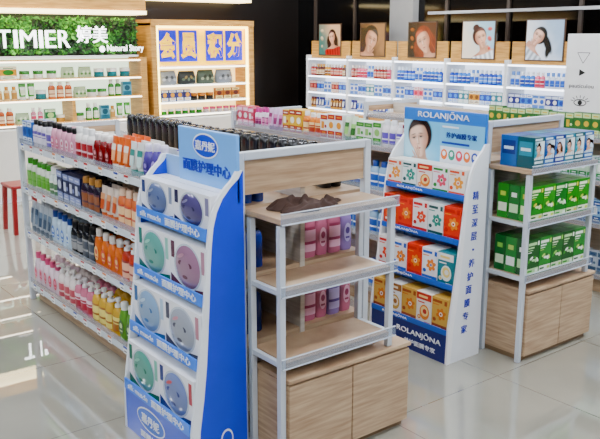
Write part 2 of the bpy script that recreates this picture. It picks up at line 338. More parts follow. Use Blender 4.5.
# ceiling lights
LE=M('F4F8FF',.5,emit=37)
for x in (-.9,1.0,2.9,4.8,6.2):
    for y in (-.6,1.6,3.8,6.0,8.0):
        e=O('ceiling_light',None,(x,y,2.9),label='rectangular white panel light set in the ceiling',cat='ceiling light',group='ceiling panel lights')
        BX('frame',(-.62,-.17,-.03,.62,.17,0),METAL,e); BX('diffuser',(-.6,-.15,-.034,.6,.15,-.03),LE,e)
# ---------------------------------------------------------------- gondola shelving
LV=(.13,.49,.79,1.08)
def gondola(x0,x1,y0,y1,label,tags=False,top=1.31,far=1.19):
    e=O('gondola_shelf',None,((x0+x1)/2,(y0+y1)/2,0),label=label,cat='shelf')
    hx=(x1-x0)/2; hy=(y1-y0)/2
    for sx in(-1,1):
        for sy in(-1,1):
            BX('post',(sx*hx-sx*.034,sy*hy-sy*.036,0,sx*hx,sy*hy,top if sy<0 else far),METAL,e,.004)
    for sy in(-1,1):
        tp=top if sy<0 else far
        BX('top_rail',(-hx+.035,sy*hy-sy*.034,tp-.034,hx-.035,sy*hy,tp),METAL,e,.004)
        BX('end_panel',(-hx+.035,sy*hy-sy*.03,tp-(.175 if sy<0 else .08),hx-.035,sy*hy-sy*.012,tp-.035),WOOD,e)
        BX('bottom_rail',(-hx+.035,sy*hy-sy*.036,.03,hx-.035,sy*hy,.07),METAL,e)
    BX('back_panel',(-.012,-hy+.042,.1,.012,hy-.042,far-.02),WOODP,e)
    BX('plinth',(-hx+.05,-hy+.05,0,hx-.05,hy-.05,.095),WOOD,e)
    for z in LV:
        for s in(-1,1):
            sh=BX('shelf_board',(s*.013,-hy+.046,z-.03,s*(hx-.006),hy-.046,z),WOOD,e)
            BX('shelf_lip',(s*(hx-.005),-hy+.047,z-.025,s*(hx-.001),hy-.047,z+.035),ACR,sh,label='clear acrylic shelf lip')
            if tags and s<0:
                BX('price_strip',(s*hx,-hy+.047,z-.034,s*(hx+.003),hy-.047,z+.002),M('E4E8EA',.4),sh,label='white price strip')
                n=15
                for i in range(n):
                    yy=-hy+.12+i*(2*hy-.24)/(n-1)+random.uniform(-.03,.03)
                    t=MB().box(s*(hx+.004),yy-.024,z-.036,s*(hx+.006),yy+.024,z+.006).box(s*(hx+.0062),yy-.024,z-.006,s*(hx+.0068),yy+.024,z+.006,1)
                    t.box(s*(hx+.0062),yy-.016,z-.026,s*(hx+.0068),yy+.012,z-.02,2)
                    O('price_tag',t.build('price_tag',[M('FBFBF8',.4),M(('C83040','C83040','3060B0','E8A020')[i%4],.4),M('303030',.5)]),parent=sh)
    return e
gondola(1.68,2.40,2.56,5.20,'long white-framed double-sided gondola shelf with beige wood boards full of bottles',True)
gondola(3.42,4.12,2.72,5.30,'white-framed gondola shelf behind the tall blue and white display stand')
gondola(4.86,5.56,2.30,5.30,'white-framed gondola shelf near the white graphic panel')
# end cap units
def endcap(x0,xs,xc,y0,y1,label):
    e=O('end_shelf_unit',None,(x0,y0,0),label=label,cat='shelf'); w=xs-x0; wc=xc-x0; d=y1-y0
    cx=.03
    BX('cabinet_body',(cx,.018,.03,wc,d,.395),WOOD,e); BX('cabinet_top',(cx,-.004,.396,wc+.004,d,.414),WOOD,e,.003)
    BX('plinth',(cx+.01,.03,0,wc-.01,d-.01,.029),M('9A8468',.6),e)
    m=(cx+wc)/2
    for a,b in((cx+.004,m-.003),(m+.003,wc-.004)): BX('cabinet_door',(a,0,.035,b,.017,.386),WOOD,e,.002)
    for xx in(.0,w-.027):
        for yy in(.014,d-.028):
            zb=0 if xx==0 else .415
            BX('post',(xx,yy,zb,xx+.027,yy+.027,1.05),METAL,e,.003)
    for z in(.49,.79,1.08):
        sh=BX('shelf_board',(-.002,.008,z-.022,w+.002,d,z) if z>1 else (.028,.008,z-.022,w-.028,d,z),WOOD,e,.002)
        BX('shelf_lip',(-.004,-.002,z-.024,w+.004,.003,z+.02),ACR,sh,label='clear grey acrylic shelf lip')
        BX('lip_edge',(-.004,-.003,z+.02,w+.004,.004,z+.0225),TAPE,sh)
        BX('lip_edge',(-.004,-.004,z-.024,w+.004,-.0025,z-.018),TAPE,sh)
        if z<1:
            for xx in(.0,w-.027): BX('side_rail',(xx+.003,.042,z-.022,xx+.024,d-.03,z-.002),METAL,sh)
    return e
endcap(1.712,2.33,2.43,2.31,2.553,'beige wood end shelf with empty shelves over a two-door cabinet')
endcap(3.42,4.04,4.09,2.42,2.713,'beige wood end shelf holding green cartons over a two-door cabinet')
# ---------------------------------------------------------------- products: gondola A outer side
row1=[('carton',.08,.045,.15,('4E8AC8','E8F0F8','2F60A0'),.4,'small blue and white carton'),
 ('shampoo',.078,.048,.18,('E4E0E8','141218','8C7CBC','E8E4EC'),1.2,'white bottle with black cap and lilac label'),
 ('curvy',.078,.048,.18,('E4B4C4','141218','D87C98','F7E5EA'),1.0,'pale pink bottle with black cap'),
 ('shampoo',.08,.048,.185,('F2EFEA','E8E8E6','B83C4C','F2D8DC'),.8,'white bottle with red label and white cap'),
 ('curvy',.078,.048,.18,('982430','F0ECE8','E8B8BC','8C1420'),.9,'deep red bottle with white cap'),
 ('tube',.07,.045,.18,('E88C48','F8F4EE','F6C49C','F8F0E4'),.6,'orange tube with white cap'),
 ('tube',.075,.045,.18,('E8E8E4','7CB8B0','58A098','D8E8E4'),.5,'white tube with teal cap'),
 ('curvy',.08,.048,.185,('7C6CB0','E8E4F0','C0B0E4','5A3C9C'),.8,'purple bottle with pale cap'),
 ('tube',.075,.045,.18,('C8CCD4','E8ECF0','D8784C','A8B0C0'),.5,'clear grey tube with orange label'),
 ('shampoo',.085,.05,.19,('4C6CB8','E8ECF8','2E4A9C','C8D4F4'),1.2,'blue bottle with white cap')]
row2=[('shampoo',.082,.05,.2,('E8ECE0','5CA83C','98C878','7CB850'),1.1,'white bottle with green cap'),
 ('slim',.068,.05,.19,('DCE4E0','F0F0EE','789878','E8ECE0'),.6,'white lotion bottle'),
 ('carton',.09,.05,.19,('2C3868','A8B0D0','D8DCE8'),.9,'navy carton with silver print'),
 ('shampoo',.082,.05,.2,('3C2C44','C8A060','A87858','6C4C60'),.8,'dark purple bottle with gold cap'),
 ('tube',.075,.05,.19,('F0E4D8','E09058','E8B890','D07840'),.6,'cream tube with peach cap'),
 ('shampoo',.082,.05,.2,('E49464','F8E0C8','F8D8B0','D06030'),.8,'peach orange bottle with cream cap'),
 ('curvy',.086,.05,.2,('2C9CA4','F0F4F4','BCE8EC','107078'),1.2,'teal bottle with white cap'),
 ('shampoo',.088,.05,.2,('4058A8','F0F0F0','8FA6E0','E8ECF8'),1.4,'royal blue bottle with white cap')]
row3=[('tube',.075,.05,.21,('C8CED4','7C8894','8898A8','4C6880'),1.0,'grey white tube with grey cap'),
 ('curvy',.08,.05,.21,('D4E4F0','1C5CA0','3C8CD0','E0ECF4'),.9,'pale blue bottle with blue cap'),
 ('shampoo',.085,.052,.21,('24262E','14141A','606874','B0B0B0'),1.0,'black bottle with silver label'),
 ('curvy',.088,.052,.22,('E4903C','F4F0E8','F8D8A0','E05C10'),1.0,'orange bottle with white cap'),
 ('pump',.084,.052,.22,('CC5C40','F8F4F0','F8D0B8','A83018'),.5,'red orange pump bottle'),
 ('tube',.08,.05,.21,('E8ECE8','5CA89C','9CD0C4','3C8C80'),.6,'white tube with teal cap'),
 ('slim',.074,.05,.21,('2C6458','C8A050','D0C898','143430'),.6,'dark green bottle with gold cap'),
 ('shampoo',.09,.052,.22,('384C90','F0F0F0','D8E0F4','3C5CC0'),1.6,'navy blue bottle with white cap')]
row4=[('curvy',.084,.055,.22,('F0E0E6','E078A0','F0A8C0','E05078'),1.1,'white bottle with pink cap'),
 ('pump',.088,.058,.23,('F0E8E4','F2F0EC','D07884','F0D8D4'),.9,'white pump bottle with rosy label'),
 ('pump',.09,.058,.23,('DC98AC','F4F0F0','F8E0E8','C03860'),.8,'pink pump bottle with white head'),
 ('pump',.09,.058,.23,('E0C058','F4F2EC','F8EC9C','C08810'),.9,'yellow pump bottle with white head'),
 ('curvy',.09,.058,.23,('80B050','F4F4F0','DCECB8','3C7820'),1,'green bottle with white cap'),
 ('pump',.09,.058,.23,('DC8048','F4F2EC','F8CFA4','C84810'),.6,'orange pump bottle with white head'),
 ('pump',.092,.058,.23,('EEF0E4','F0F0EC','78B850','D4E4B8'),1.9,'white pump bottle with green leaf label')]
for z,r,g in((1.08,row1,'top shelf'),(.79,row2,'second shelf'),(.49,row3,'third shelf'),(.13,row4,'lowest shelf')):
    fill('-X',5.14,2.63,1.70,z,r,'hair care products on the %s of the long gondola'%g,3,gap=.0015,ks=.98,vary=True)
# inner side of gondola A
fill('+X',4.75,2.63,2.36,1.08,[('shampoo',.075,.05,.235,('1A181C','101012','8C8074','3C3838'),1,'tall black bottle with black cap'),
 ('shampoo',.075,.05,.225,('2C2430','18141C','A87848','6C4C3C'),.6,'tall dark plum bottle with black cap'),('shampoo',.075,.05,.235,('1A181C','101012','8C8074','3C3838'),1.4,'tall black bottle with black cap')],'tall bottles along the far shelf',2,False)
PK=('D894AC','F0E8EC','F0C8D8','B85880'); LV_=('B09CCC','F0E8F4','D8CCEC','7C60A8')
for z in(.79,.49):
    for i in range(4):
        pk=(i+(z<.6))%4!=3
        put('curvy' if i%2 else 'shampoo',.07,.036,.235,PK if pk else LV_,2.115+i*.073,2.655+random.uniform(0,.004),z,random.uniform(-.04,.04),'tall pink bottle with pale cap' if pk else 'tall lavender bottle with pale cap','pink bottles beside the end of the long gondola')
    fill('+X',4.2,2.72,2.36,z,[('curvy',.08,.05,.24,('D05C94','F0E8EC','F0B8D0','A03068'),1,'magenta bottle with pale cap')],'magenta bottles on the inner shelves',1)
# gondola B inner side
r1=[('carton',.085,.05,.15,('D0547C','F8C8DC','F4F0F0'),.7,'pink carton'),('slim',.05,.045,.16,('F0E4EC','C860A0','E8A0C8','A03880'),.5,'white bottle with pink cap'),('tube',.07,.045,.16,('E8D0E8','A858A0','E0A0C8','A03880'),.6,'white and pink tube'),
 ('carton',.09,.05,.17,('E8C83C','B82C30','F8F4E8'),.7,'yellow and red carton'),('shampoo',.075,.05,.17,('E8A048','F4F0E8','F8E0B0','C05818'),.5,'amber bottle with cream cap'),('carton',.09,.05,.17,('F2F2F0','C02838','E8B020'),.7,'white carton with red band'),
 ('tube',.075,.05,.16,('E4F0DC','50A03C','A8D088','3C8028'),.5,'white tube with green cap'),('carton',.09,.05,.15,('E8ECE4','4CA040','A8D088'),.6,'white carton with green band'),('shampoo',.07,.05,.17,('F4F0F0','E8E8E8','8C78C8','F0F0F0'),.7,'white lotion bottle with violet label'),
 ('facebox',.1,.05,.16,('B02C40','F8E4E4','F0C840','2A1814'),.8,'red carton with face print'),('facebox',.1,.05,.16,('58B0D8','F4F8F8','2070B0','3A2014'),.9,'light blue carton with face print')]
fill('-X',5.24,2.8,3.445,1.08,r1,'mixed skincare on the top shelf of the middle gondola',2,ks=.84,vary=True)
r2=[('carton',.08,.05,.18,('B02C68','F8C8DC','F0F0F0'),1,'magenta carton'),('shampoo',.075,.05,.19,('B0CCE0','2C68B0','3C80C8','F0F4F8'),1,'pale blue bottle with blue cap'),('carton',.08,.05,.18,('D8D4D0','C01828','2048A0'),1,'white carton with red band')]
for z in(.13,.49,.79): fill('-X',4.6,2.8,3.445,z,r2,'cartons on the lower shelves of the middle gondola',1)
for z,c in((.13,('C8D0D8','6C8498','2C5C8C')),(.49,('A8C8E0','3070A8','F0F0F0')),(.79,('C8DCC8','409860','F0F4F0')),(1.08,('4C8C50','D8E8B8','E0C850'))):
    fill('-X',3.9,2.45,4.885,z,[('carton',.08,.05,.17,c,1,'pale boxed skincare product')],'boxed products on the gondola near the graphic panel',1,ks=.8,vary=True)
# end unit B cartons
def grid(kind,x0,n,w,d,h,y,z,cf,layers,rows,label,group):
    for i in range(n):
        for k in range(rows):
            for l in range(layers):
                put(kind,w,d,h,cf(i,l,k),x0+w/2+i*(w+.003),y+d/2+k*(d+.004),z+l*(h+.0012),0,label,group,k==0 or i==0)
FB=[('157078','2CA0B0','E8F4F4','3A2014'),('2480B8','184C90','E0F0F8','2A1410'),('1C4C9C','3C8CD0','E8F0F8','5A3018'),('2C9CB0','12586C','F0F4F0','2A1814')]
grid('facebox',3.455,6,.089,.105,.165,2.445,1.08,lambda i,l,k:FB[(i+k)%4],1,2,'teal and blue boxed mask pack with a pale face print','blue boxed packs on the end unit')
GR=[('2AA030','E8F4C8','E0D860','1C7828'),('1C8C38','D8F0C8','F4F8F0','58B848'),('48A83C','F8FCE8','D8E870','208030')]
DG=[('1C7034','C8E8B8','F4F8F0','58B040'),('3C9C48','F4F8F0','C8E088','207838'),('1C7C3C','E0ECD0','A8D878','4CA850')]
grid('leafbox',3.457,5,.106,.07,.19,2.445,.79,lambda i,l,k:GR[(i*2+k)%3],1,3,'upright bright green carton with leafy print','green cartons on the end unit')
grid('leafbox',3.457,5,.106,.07,.2,2.445,.49,lambda i,l,k:DG[(i+k)%3],1,3,'upright dark green carton with white print','dark green cartons on the end unit')
# ---------------------------------------------------------------- display stands
def zx(z,pts=((0,-.27),(.21,-.265),(.48,-.225),(.74,-.19),(1.0,-.165),(1.1,-.15))):
    for (a,b),(c,d) in zip(pts,pts[1:]):
        if z<=c: return b+(d-b)*(z-a)/(c-a)
    return pts[-1][1]
def stand(xb,y0,y1,label,outer,band,lipm,basem,hz0,hz1,hy0,hy1,headm,levels,dz=0,lt=.036):
    yc=(y0+y1)/2; hw=(y1-y0)/2
    e=O('display_stand',None,(xb,yc,0),label=label,cat='display stand')
    front=[(zx(0),0)]+[(zx(z),z) for z in(.1,.21,.35,.48,.6,.74,.87,.97+dz)]+[(-.16,1.04+dz),(-.145,1.1+dz),(-.12,1.15+dz),(-.085,1.19+dz),(-.05,1.22+dz),(-.03,1.25+dz)]
    for s in(-1,1):
        b=MB(); ya,yb_=s*hw,s*(hw-.012); poly=front+[(0,1.25+dz),(0,0)]
        n=len(poly)
        b.add([(x,ya,z) for x,z in poly]+[(x,yb_,z) for x,z in poly],[tuple(range(n)),tuple(range(2*n-1,n-1,-1))],0)
        b.add([(x,ya,z) for x,z in poly]+[(x,yb_,z) for x,z in poly],[(i,(i+1)%n,n+(i+1)%n,n+i) for i in range(n)],1)
        for yy in(ya+s*.0006,yb_-s*.0006):
            L=[(x-.0003,z) for x,z in front]; R=[(min(x+.03+.012*math.sin(z*5),-.003),z) for x,z in front]
            b.add([(x,yy,z) for x,z in L]+[(x,yy,z) for x,z in R],[(i,i+1,len(L)+i+1,len(L)+i) for i in range(len(L)-1)],1)
        O('side_panel',b.build('side_panel',[outer,band]),parent=e)
    BX('back_panel',(-.012,-hw+.013,0,0,hw-.013,1.25+dz),M('A8C8EC',.5),e)
    for z in levels:
        x=zx(z); shb=BX('shelf_board',(x+.004,-hw+.013,z-.012,-.013,hw-.013,z),M('D8E4F0',.5),e)
        BX('shelf_lip',(x-.004,-hw+.013,z-.014,x+.003,hw-.013,z+lt),lipm,shb)
    BX('base_panel',(zx(0)+.004,-hw+.013,0.0,zx(0)+.012,hw-.013,levels[0]-.016),basem,e)
    BX('header_board',(-.03,hy0-yc,hz0,-.013,hy1-yc,hz1),headm,e,.004)
    return e,yc,hw
BL=M('1460DC',.3); W=M('F6F8FA',.4)
L1=(.21,.48,.74,1.0)
e1,yc1,hw1=stand(1.665,2.5,3.11,'blue and white cardboard display stand with round-window mask boxes',BL,W,M('54A2F2',.3),M('2478E0',.3),1.12,1.39,2.5,2.95,M('94C8F8',.35),L1)
yh=(2.5+2.95)/2-yc1
h=MB(); h.disc(0,0,0,.1,.052,0,28); h.disc(0,-.001,0,.092,.045,1,28)
O('emblem',h.build('emblem',[W,M('2070DC',.35)]),(-.032,yh,1.325),(0,0,-math.pi/2),e1)
TXT('header_lettering','嘉丹妮',.15,.04,W,(-.0345,yh,1.325),FX,e1)
TXT('header_lettering','面膜护理中心',.37,.052,M('1048C0',.4),(-.032,yh,1.235),FX,e1,bold=.015)
for z in L1:
    x=zx(z)-.0055
    TXT('lip_lettering','silk muscle',.19,.025,W,(x,.16,z+.011),FX,e1,ext=.001)
    TXT('lip_lettering','面膜护理中心',.28,.034,W,(x,-.11,z+.011),FX,e1,ext=.001,bold=.01)
h=MB(); h.disc(0,0,0,.13,.055,0,28); h.disc(0,-.001,0,.122,.048,1,28)
O('emblem',h.build('emblem',[W,M('3C8CDC',.35)]),(zx(0)+.003,0.05,.12),(0,0,-math.pi/2),e1)
TXT('base_lettering','嘉丹妮',.16,.045,W,(zx(0)+.0005,.05,.12),FX,e1)
TXT('base_lettering','面膜护理中心',.3,.03,W,(zx(0)+.003,.0,.035),FX,e1)
h=MB(); h.disc(0,0,0,.03,.045,0,24); h.disc(0,-.001,0,.024,.036,1,24)
O('side_emblem',h.build('side_emblem',[W,BL]),(-.1,-hw1-.001,.14),(0,0,0),e1)
cs=[[('5C6C98','8490B0','A8B0C4'),('4C4870','746C94','9C98B4')],
    [('3C9088','84B8B0','A8D8CC'),('7C5468','B090A4','C8A0B0')],
    [('5C8CB8','A4BCD4','C8DCEC'),('6C6C7C','B4B8C0','D0A0AC')],
    [('2C8C78','7CB4A8','98D0C0'),('4C5C98','94A0C4','C84C60')]]
for r,z in enumerate((1.0,.74,.48,.21)):
    wd=.288; stp=.291; dsh=.075 if r else .06
    for c in range(2):
        y=3.11-.1595-c*stp
        for k in range(2):
            put('mask',wd,dsh,.215 if r else .162,('F8F8FA',)+cs[r][c],1.665+zx(z)+.022+dsh/2+k*(dsh+.004 if r else .064),y,z,-math.pi/2,'white boxed mask with a round pale window','mask boxes on the blue stand',k==0)
# stand 2
L2=(.18,.43,.68,.92)
e2,yc2,hw2=stand(3.36,2.66,3.28,'tall white and blue cardboard display stand with bright mask packs',M('F2F4F6',.4),M('FAFAFA',.4),M('3C84D0',.3),M('143C8C',.3),1.05,1.36,2.665,3.275,M('4C9CE0',.35),L2,-.05,.016)
RZ=(0,0,-math.pi/2)
me=portrait(.28,.235,-.015,.012,.088,.2,'bun',1,'B8E8F8','78CCF0','24140E','F4D0B8','F4F4F4','B8E8F8',NX=100,NZ=84)
O('header_photo',me,(-.0315,.16,1.172),RZ,e2)
hb=MB(); hb.quad(-.02,-.15,.3,.085,0,0); hb.quad(-.01,-.14,.285,-.045,-.001,1)
for i in range(5):
    hb.disc(.02+i*.055,-.002,-.09,.024,.03,(3,4,5,3,2)[i],14); hb.disc(.02+i*.055,-.0025,-.085,.012,.014,1,12)
hb.quad(.0,-.03,.2,-.018,-.002,2); hb.quad(.0,.06,.12,.07,-.002,1)
O('header_picture',hb.build('header_picture',[M('98D8F4',.4),M('F4F8FC',.4),M('1C60B8',.4),M('F09820',.4),M('38A890',.4),M('E86078',.4)]),(-.032,0,1.205),RZ,e2)
TXT('header_lettering','ROLANJŌNA',.38,.052,W,(-.0325,0,1.327),FX,e2)
TXT('header_lettering','养护面膜专家',.22,.032,M('0C3CA0',.4),(-.035,-.14,1.225),FX,e2)
for z in L2:
    TXT('lip_lettering','ROLANJŌNA',.2,.02,W,(zx(z)-.0055,.1,z+.001),FX,e2,ext=.001)
TXT('base_lettering','ROLANJŌNA',.34,.048,W,(zx(0)+.002,-.09,.11),FX,e2)
TXT('base_lettering','养护面膜专家',.24,.03,W,(zx(0)+.002,-.1,.05),FX,e2)
for i,chh in enumerate('精至深层·养护面膜专家'):
    TXT('side_lettering',chh,.047 if chh!='·' else .013,.047 if chh!='·' else .013,M('1450C0',.4),(-.095-.012*max(0,i-4)*.6,-hw2-.0015,.93-i*.075),FY,e2)
V={'Y':('flower',('F6F2EA','F2B820','F8F4EC','E87818')),'O':('flower',('F4F0EC','F07020','F8F0E0','D84020')),'R':('flower',('EC5C1C','F8B040','FFF4E0','D83010')),
   'H':('honey',('F4F0E8','F0A830','FCE8B0','D85018')),'K':('honey',('E87028','FCD890','FFF4E0','C82C10')),'G':('flower',('E0C070','E09818','F8F8F0','B86810')),
   'B':('flower',('F4F4F4','F0A850','FCE0B0','2C84D0')),'P':('honey',('F8F0EC','F080A0','F8D8DC','38A048')),'T':('flower',('F0F8F4','38A898','F0F8F0','18706C')),'Q':('flower',('F4F4F4','E87890','FCE0E4','38A048')),
   'N':('honey',('2C98A0','F4F8F0','F8E8A0','F4F4F0')),'W':('honey',('F6F6F4','D8B860','F4ECD8','B88830'))}
for r,(z,pat) in enumerate(zip(L2[::-1],('YTHQY','KROTR','OBRBN','GWGHG'))):
    for c in range(5):
        kd,col=V[pat[c]]
        for k in range(2):
            put(kd,.113,.055,.15 if r==0 else .185,col,3.36+zx(z)+.01+.0275+k*.059,3.28-.013-.06-c*.1175,z,-math.pi/2+random.uniform(-.03,.03)*(1-k),'small mask pack with a bright flower print' if kd=='flower' else 'small mask pack with a bright cream swirl print','flower mask packs on the white stand',k==0)
# ---------------------------------------------------------------- brown cloth
b=MB(); NX,NY=110,70; P=[]
for j in range(NY+1):
    for i in range(NX+1):
        u=i/NX*2-1; v=j/NY*2-1
        a=math.atan2(v,u); rr=max(abs(u),abs(v)); k=rr*(1+.36*noise.noise(Vector((math.cos(a)*2.4,math.sin(a)*2.4,3))))
        x=.165*k*math.cos(a)*(1+.14*math.sin(a*5)); y=.082*k*math.sin(a)*(1+.18*math.sin(a*3+1))
        w1=noise.noise(Vector((x*7,y*7,4)))*.06
        rid=max(0,1-abs(noise.noise(Vector((x*6+y*5+w1*10,y*11+w1*10,1))))*3.0)
        rid2=max(0,1-abs(noise.noise(Vector((x*10-y*10,y*12+x*6,9))))*3.2)
        rid=rid*rid*(3-2*rid); rid2=rid2*rid2*(3-2*rid2)
        hgt=(1-rr**5)*(.008+.022*rid+.014*rid2)+.01*max(0,1-((x+.03)/.1)**2-((y)/.06)**2)
        P.append((x,y,.002+hgt))
F=[(j*(NX+1)+i,j*(NX+1)+i+1,(j+1)*(NX+1)+i+1,(j+1)*(NX+1)+i) for j in range(NY) for i in range(NX)]
b.add(P,F,0,True)
o=O('cleaning_cloth',b.build('cleaning_cloth',[M('5A463C',.8,var=.02,spec=.3)]),(1.925,2.44,1.0805),(0,0,-.08),label='crumpled dark brown cloth lying on the empty top shelf',cat='cloth')
sd=o.modifiers.new('thick','SOLIDIFY'); sd.thickness=.002; sd.offset=1
# ---------------------------------------------------------------- back (plant wall) units, face -Y
YF=8.5
EM=M('FFE8B8',.5,emit=2.6); EMW=M('FFF8E8',.5,emit=7)
def wallunit(x0,x1,levels,ztop,label,name='wall_shelf_unit',divs=0):
    e=O(name,None,((x0+x1)/2,YF,0),label=label,cat='shelf'); hw=(x1-x0)/2
    for s in(-1,1): BX('side_panel',(s*hw-s*.07,0,0,s*hw,.38,ztop),WOODL,e)
    BX('back_panel',(-hw+.071,.34,.81,hw-.071,.37,ztop-.001),M('E4F4E4',.5,emit=2.4) if divs else EM,e)  # emission added to the panel imitates the lit back of the shelves
    BX('cabinet_body',(-hw+.071,.03,.0,hw-.071,.37,.8),WHITE,e)
    n=max(2,int((x1-x0)/.55)); ww=(2*hw-.144)/n
    for i in range(n): BX('cabinet_door',(-hw+.073+i*ww,.01,.06,-hw+.069+(i+1)*ww,.029,.78),M('EFEAE0',.4),e)
    for z in levels:
        BX('shelf_board',(-hw+.071,.02,z-.025,hw-.071,.339,z),WOODL if divs else WHITE,e); BX('light_strip',(-hw+.08,.005,z-.022,hw-.08,.019,z-.008),EMW,e)
    return e
u1=wallunit(1.2,4.33,(.84,1.1,1.32,1.52),1.54,'long brightly lit wood-framed shelf unit under the plant wall',divs=1)
for xx in(2.55,3.42): BX('divider',(xx-2.765-.02,.02,.841,xx-2.765+.02,.339,1.074),WOODL,u1)
u2=wallunit(4.4,5.86,(.84,1.0,1.2,1.42),1.93,'honey wood shelf unit with a glowing yellow and blue sign')
BX('top_board',(-.73,-.01,1.9,.73,.38,1.97),WOODL,u2)
BX('sign_light_box',(-.657,.1,1.43,.657,.13,1.895),M('FFD820',.4,emit=2.2),u2,label='glowing yellow light box')
GL=M('FFF0A8',.4,emit=9)
for b_ in((-.657,.02,1.872,.657,.09,1.898),(-.657,.02,.85,-.625,.035,1.871),(.625,.02,.85,.657,.035,1.871)): BX('light_strip',b_,GL,u2,label='glowing warm yellow light strip')
NB=M('0630E0',.4,emit=.5); YE=M('FFD400',.5,emit=.75)
for cx,t in ((-.48,'会'),(-.19,'员'),(.19,'积'),(.48,'分')):
    BX('sign_panel',(cx-.125,.075,1.475,cx+.125,.095,1.85),NB,u2,label='blue square sign panel')
    TXT('sign_lettering',t,.22,.31,YE,(cx,.07,1.665),FY,u2,ext=.004,bold=.05)
S('trim_9',(1.0,8.45,2.02,4.33,8.9,2.06),M('FFF0C8',.5,emit=6))
S('trim_10',(1.0,8.47,2.06,4.33,8.9,2.2),WOODL)
S('trim_11',(4.36,8.6,2.2,5.9,8.9,2.23),M('FFF0C8',.5,emit=6))
S('trim_12',(1.0,8.47,2.2,4.33,8.9,2.9),M('6A6258',.6))
# plant wall
b=MB()
b.box(1.22,8.7,1.545,4.31,8.74,2.01,0)
for i in range(5600):
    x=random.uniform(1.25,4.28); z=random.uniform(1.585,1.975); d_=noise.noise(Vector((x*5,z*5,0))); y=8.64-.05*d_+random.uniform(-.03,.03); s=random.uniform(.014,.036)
    a=Vector((random.uniform(-1,1),random.uniform(-.6,.2),random.uniform(-1,1))).normalized(); n=Vector((random.uniform(-.7,.7),-1,random.uniform(-.2,.9))).normalized()
    t=a.cross(n).normalized(); a=n.cross(t)
    c=Vector((x,y,z)); pts=[c-a*s,c-t*s*.5,c+a*s,c+t*s*.5]
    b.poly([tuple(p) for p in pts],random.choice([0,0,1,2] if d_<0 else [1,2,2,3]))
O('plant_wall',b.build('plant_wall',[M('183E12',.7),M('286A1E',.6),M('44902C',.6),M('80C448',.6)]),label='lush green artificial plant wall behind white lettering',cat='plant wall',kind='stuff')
sg=O('shop_sign',None,(3.3,8.52,1.545),label='glowing white shop lettering in front of the plant wall',cat='sign')
EL=M('FFFFFF',.4,emit=5)
xx=2.64
for chh,wd in(('T',.135),('I',.035),('M',.17),('I',.035),('E',.11),('R',.125)):
    TXT('sign_letter',chh,wd,.185,EL,(xx+wd/2-3.3,0,.2),FY,sg,ext=.012,bold=.0); xx+=wd+.033
TXT('sign_letter','婷美',.36,.185,EL,(3.68-3.3,0,.25),FY,sg,ext=.012,bold=.005)
TXT('sign_letter','Natural Story',.45,.09,EL,(4.05-3.3,-.06,.09),FY,sg,ext=.003,bold=.0)
h=MB().disc(0,0,0,.034,.034,0,20); O('sign_emblem',h.build('sign_emblem',[EL]),(3.765-3.3,-.06,.09),parent=sg)
BX('sign_mount',(-.7,.03,0.0,.95,.05,.02),WHITE,sg)
sp=[('jar',.11,.1,.09,('F4F4F0','4C983C','E8F0E0'),1,'white jar with green lid'),('slim',.07,.06,.19,('3C9834','F4F4F0','E8F0D8'),1,'green bottle with white cap'),
    ('carton',.11,.05,.16,('88BCC8','2C8CA0','2C7080'),1,'pale blue green carton'),('slim',.065,.06,.15,('F4E0B8','D8A830','C8A870'),1,'cream bottle with gold cap'),
    ('tube',.08,.05,.18,('60B03C','F4F4F0','E8F4D8'),1,'green tube with white cap'),('jar',.12,.1,.1,('209098','F4F4F0','F0F0F0'),1,'teal jar with white lid')]
sq=[('shampoo',.08,.05,.18,('D88850','F4F0E8','F8E0C0','A85020'),1,'amber bottle with white cap'),('pouch',.16,.06,.13,('C8D8B8','8C9C7C','6C9858','E8F0D8'),1,'pale green patterned pouch'),('slim',.06,.06,.17,('E8B0C0','F8F0F0','D86888'),1,'pink bottle with white cap'),('carton',.12,.05,.15,('3C8C5C','E8F0D8','C8E0A0'),1,'dark green carton'),('jar',.1,.09,.08,('D8B060','F4ECD8','F0F0F0'),1,'gold jar with cream lid')]
fill('-Y',3.45,4.22,YF+.05,.84,sp,'skincare on the backlit shelf under the plant wall',1,True,.015)
fill('-Y',2.58,3.38,YF+.05,.84,sq,'skincare on the backlit shelf under the plant wall',1,True,.015)
fill('-Y',2.0,4.22,YF+.05,1.1,sq[2:]+sp[3:]+sq[:2]+sp[:3],'skincare on the backlit shelf under the plant wall',1,True,.015)
fill('-Y',2.0,4.22,YF+.05,1.32,[('jar',.1,.09,.09,('E8D080','C08820','F0F0F0'),1,'gold jar with golden lid'),('carton',.18,.03,.14,('E8B830','F8F4E0','409830'),1,'yellow display carton')]+[sp[0],sq[1],sp[5]],'skincare on the backlit shelf under the plant wall',1,True,.04)
s2=[('pouch',.25,.12,.18,('A8ACB0','C8B070','D0D4D8','6C7074'),1,'silver grey rounded pouch'),('pouch',.25,.12,.17,('38403C','C8B070','7C8C7C','A89868'),1,'dark grey patterned pouch'),('pouch',.25,.12,.18,('6C7868','C8B070','B8C0A8','4C5038'),1,'grey green patterned pouch')]
fill('-Y',4.53,5.74,YF+.06,1.2,s2+s2[:2],'patterned pouches on the honey wood unit',1,True,.02)
fill('-Y',4.53,5.74,YF+.04,1.0,[('carton',.09,.05,.14,('1C4C98','F0F4F8','F0C030'),1,'blue carton with yellow dot'),('jar',.1,.09,.09,('2C2420','C89030','F0F0F0'),1,'dark jar with gold lid'),('carton',.11,.05,.14,('C88C20','F8E8B0','7C3C14'),1,'gold carton with brown print')],'small goods on the honey wood unit',1,True,.015)
fill('-Y',4.53,5.74,YF+.04,.84,[('jar',.08,.08,.07,('38902C','F4F4F0','F0F0F0'),1,'green jar with white lid'),('jar',.08,.08,.07,('D8D0D0','E07090','F0F0F0'),1,'white jar with pink lid')],'small goods on the honey wood unit',1,True,.02)
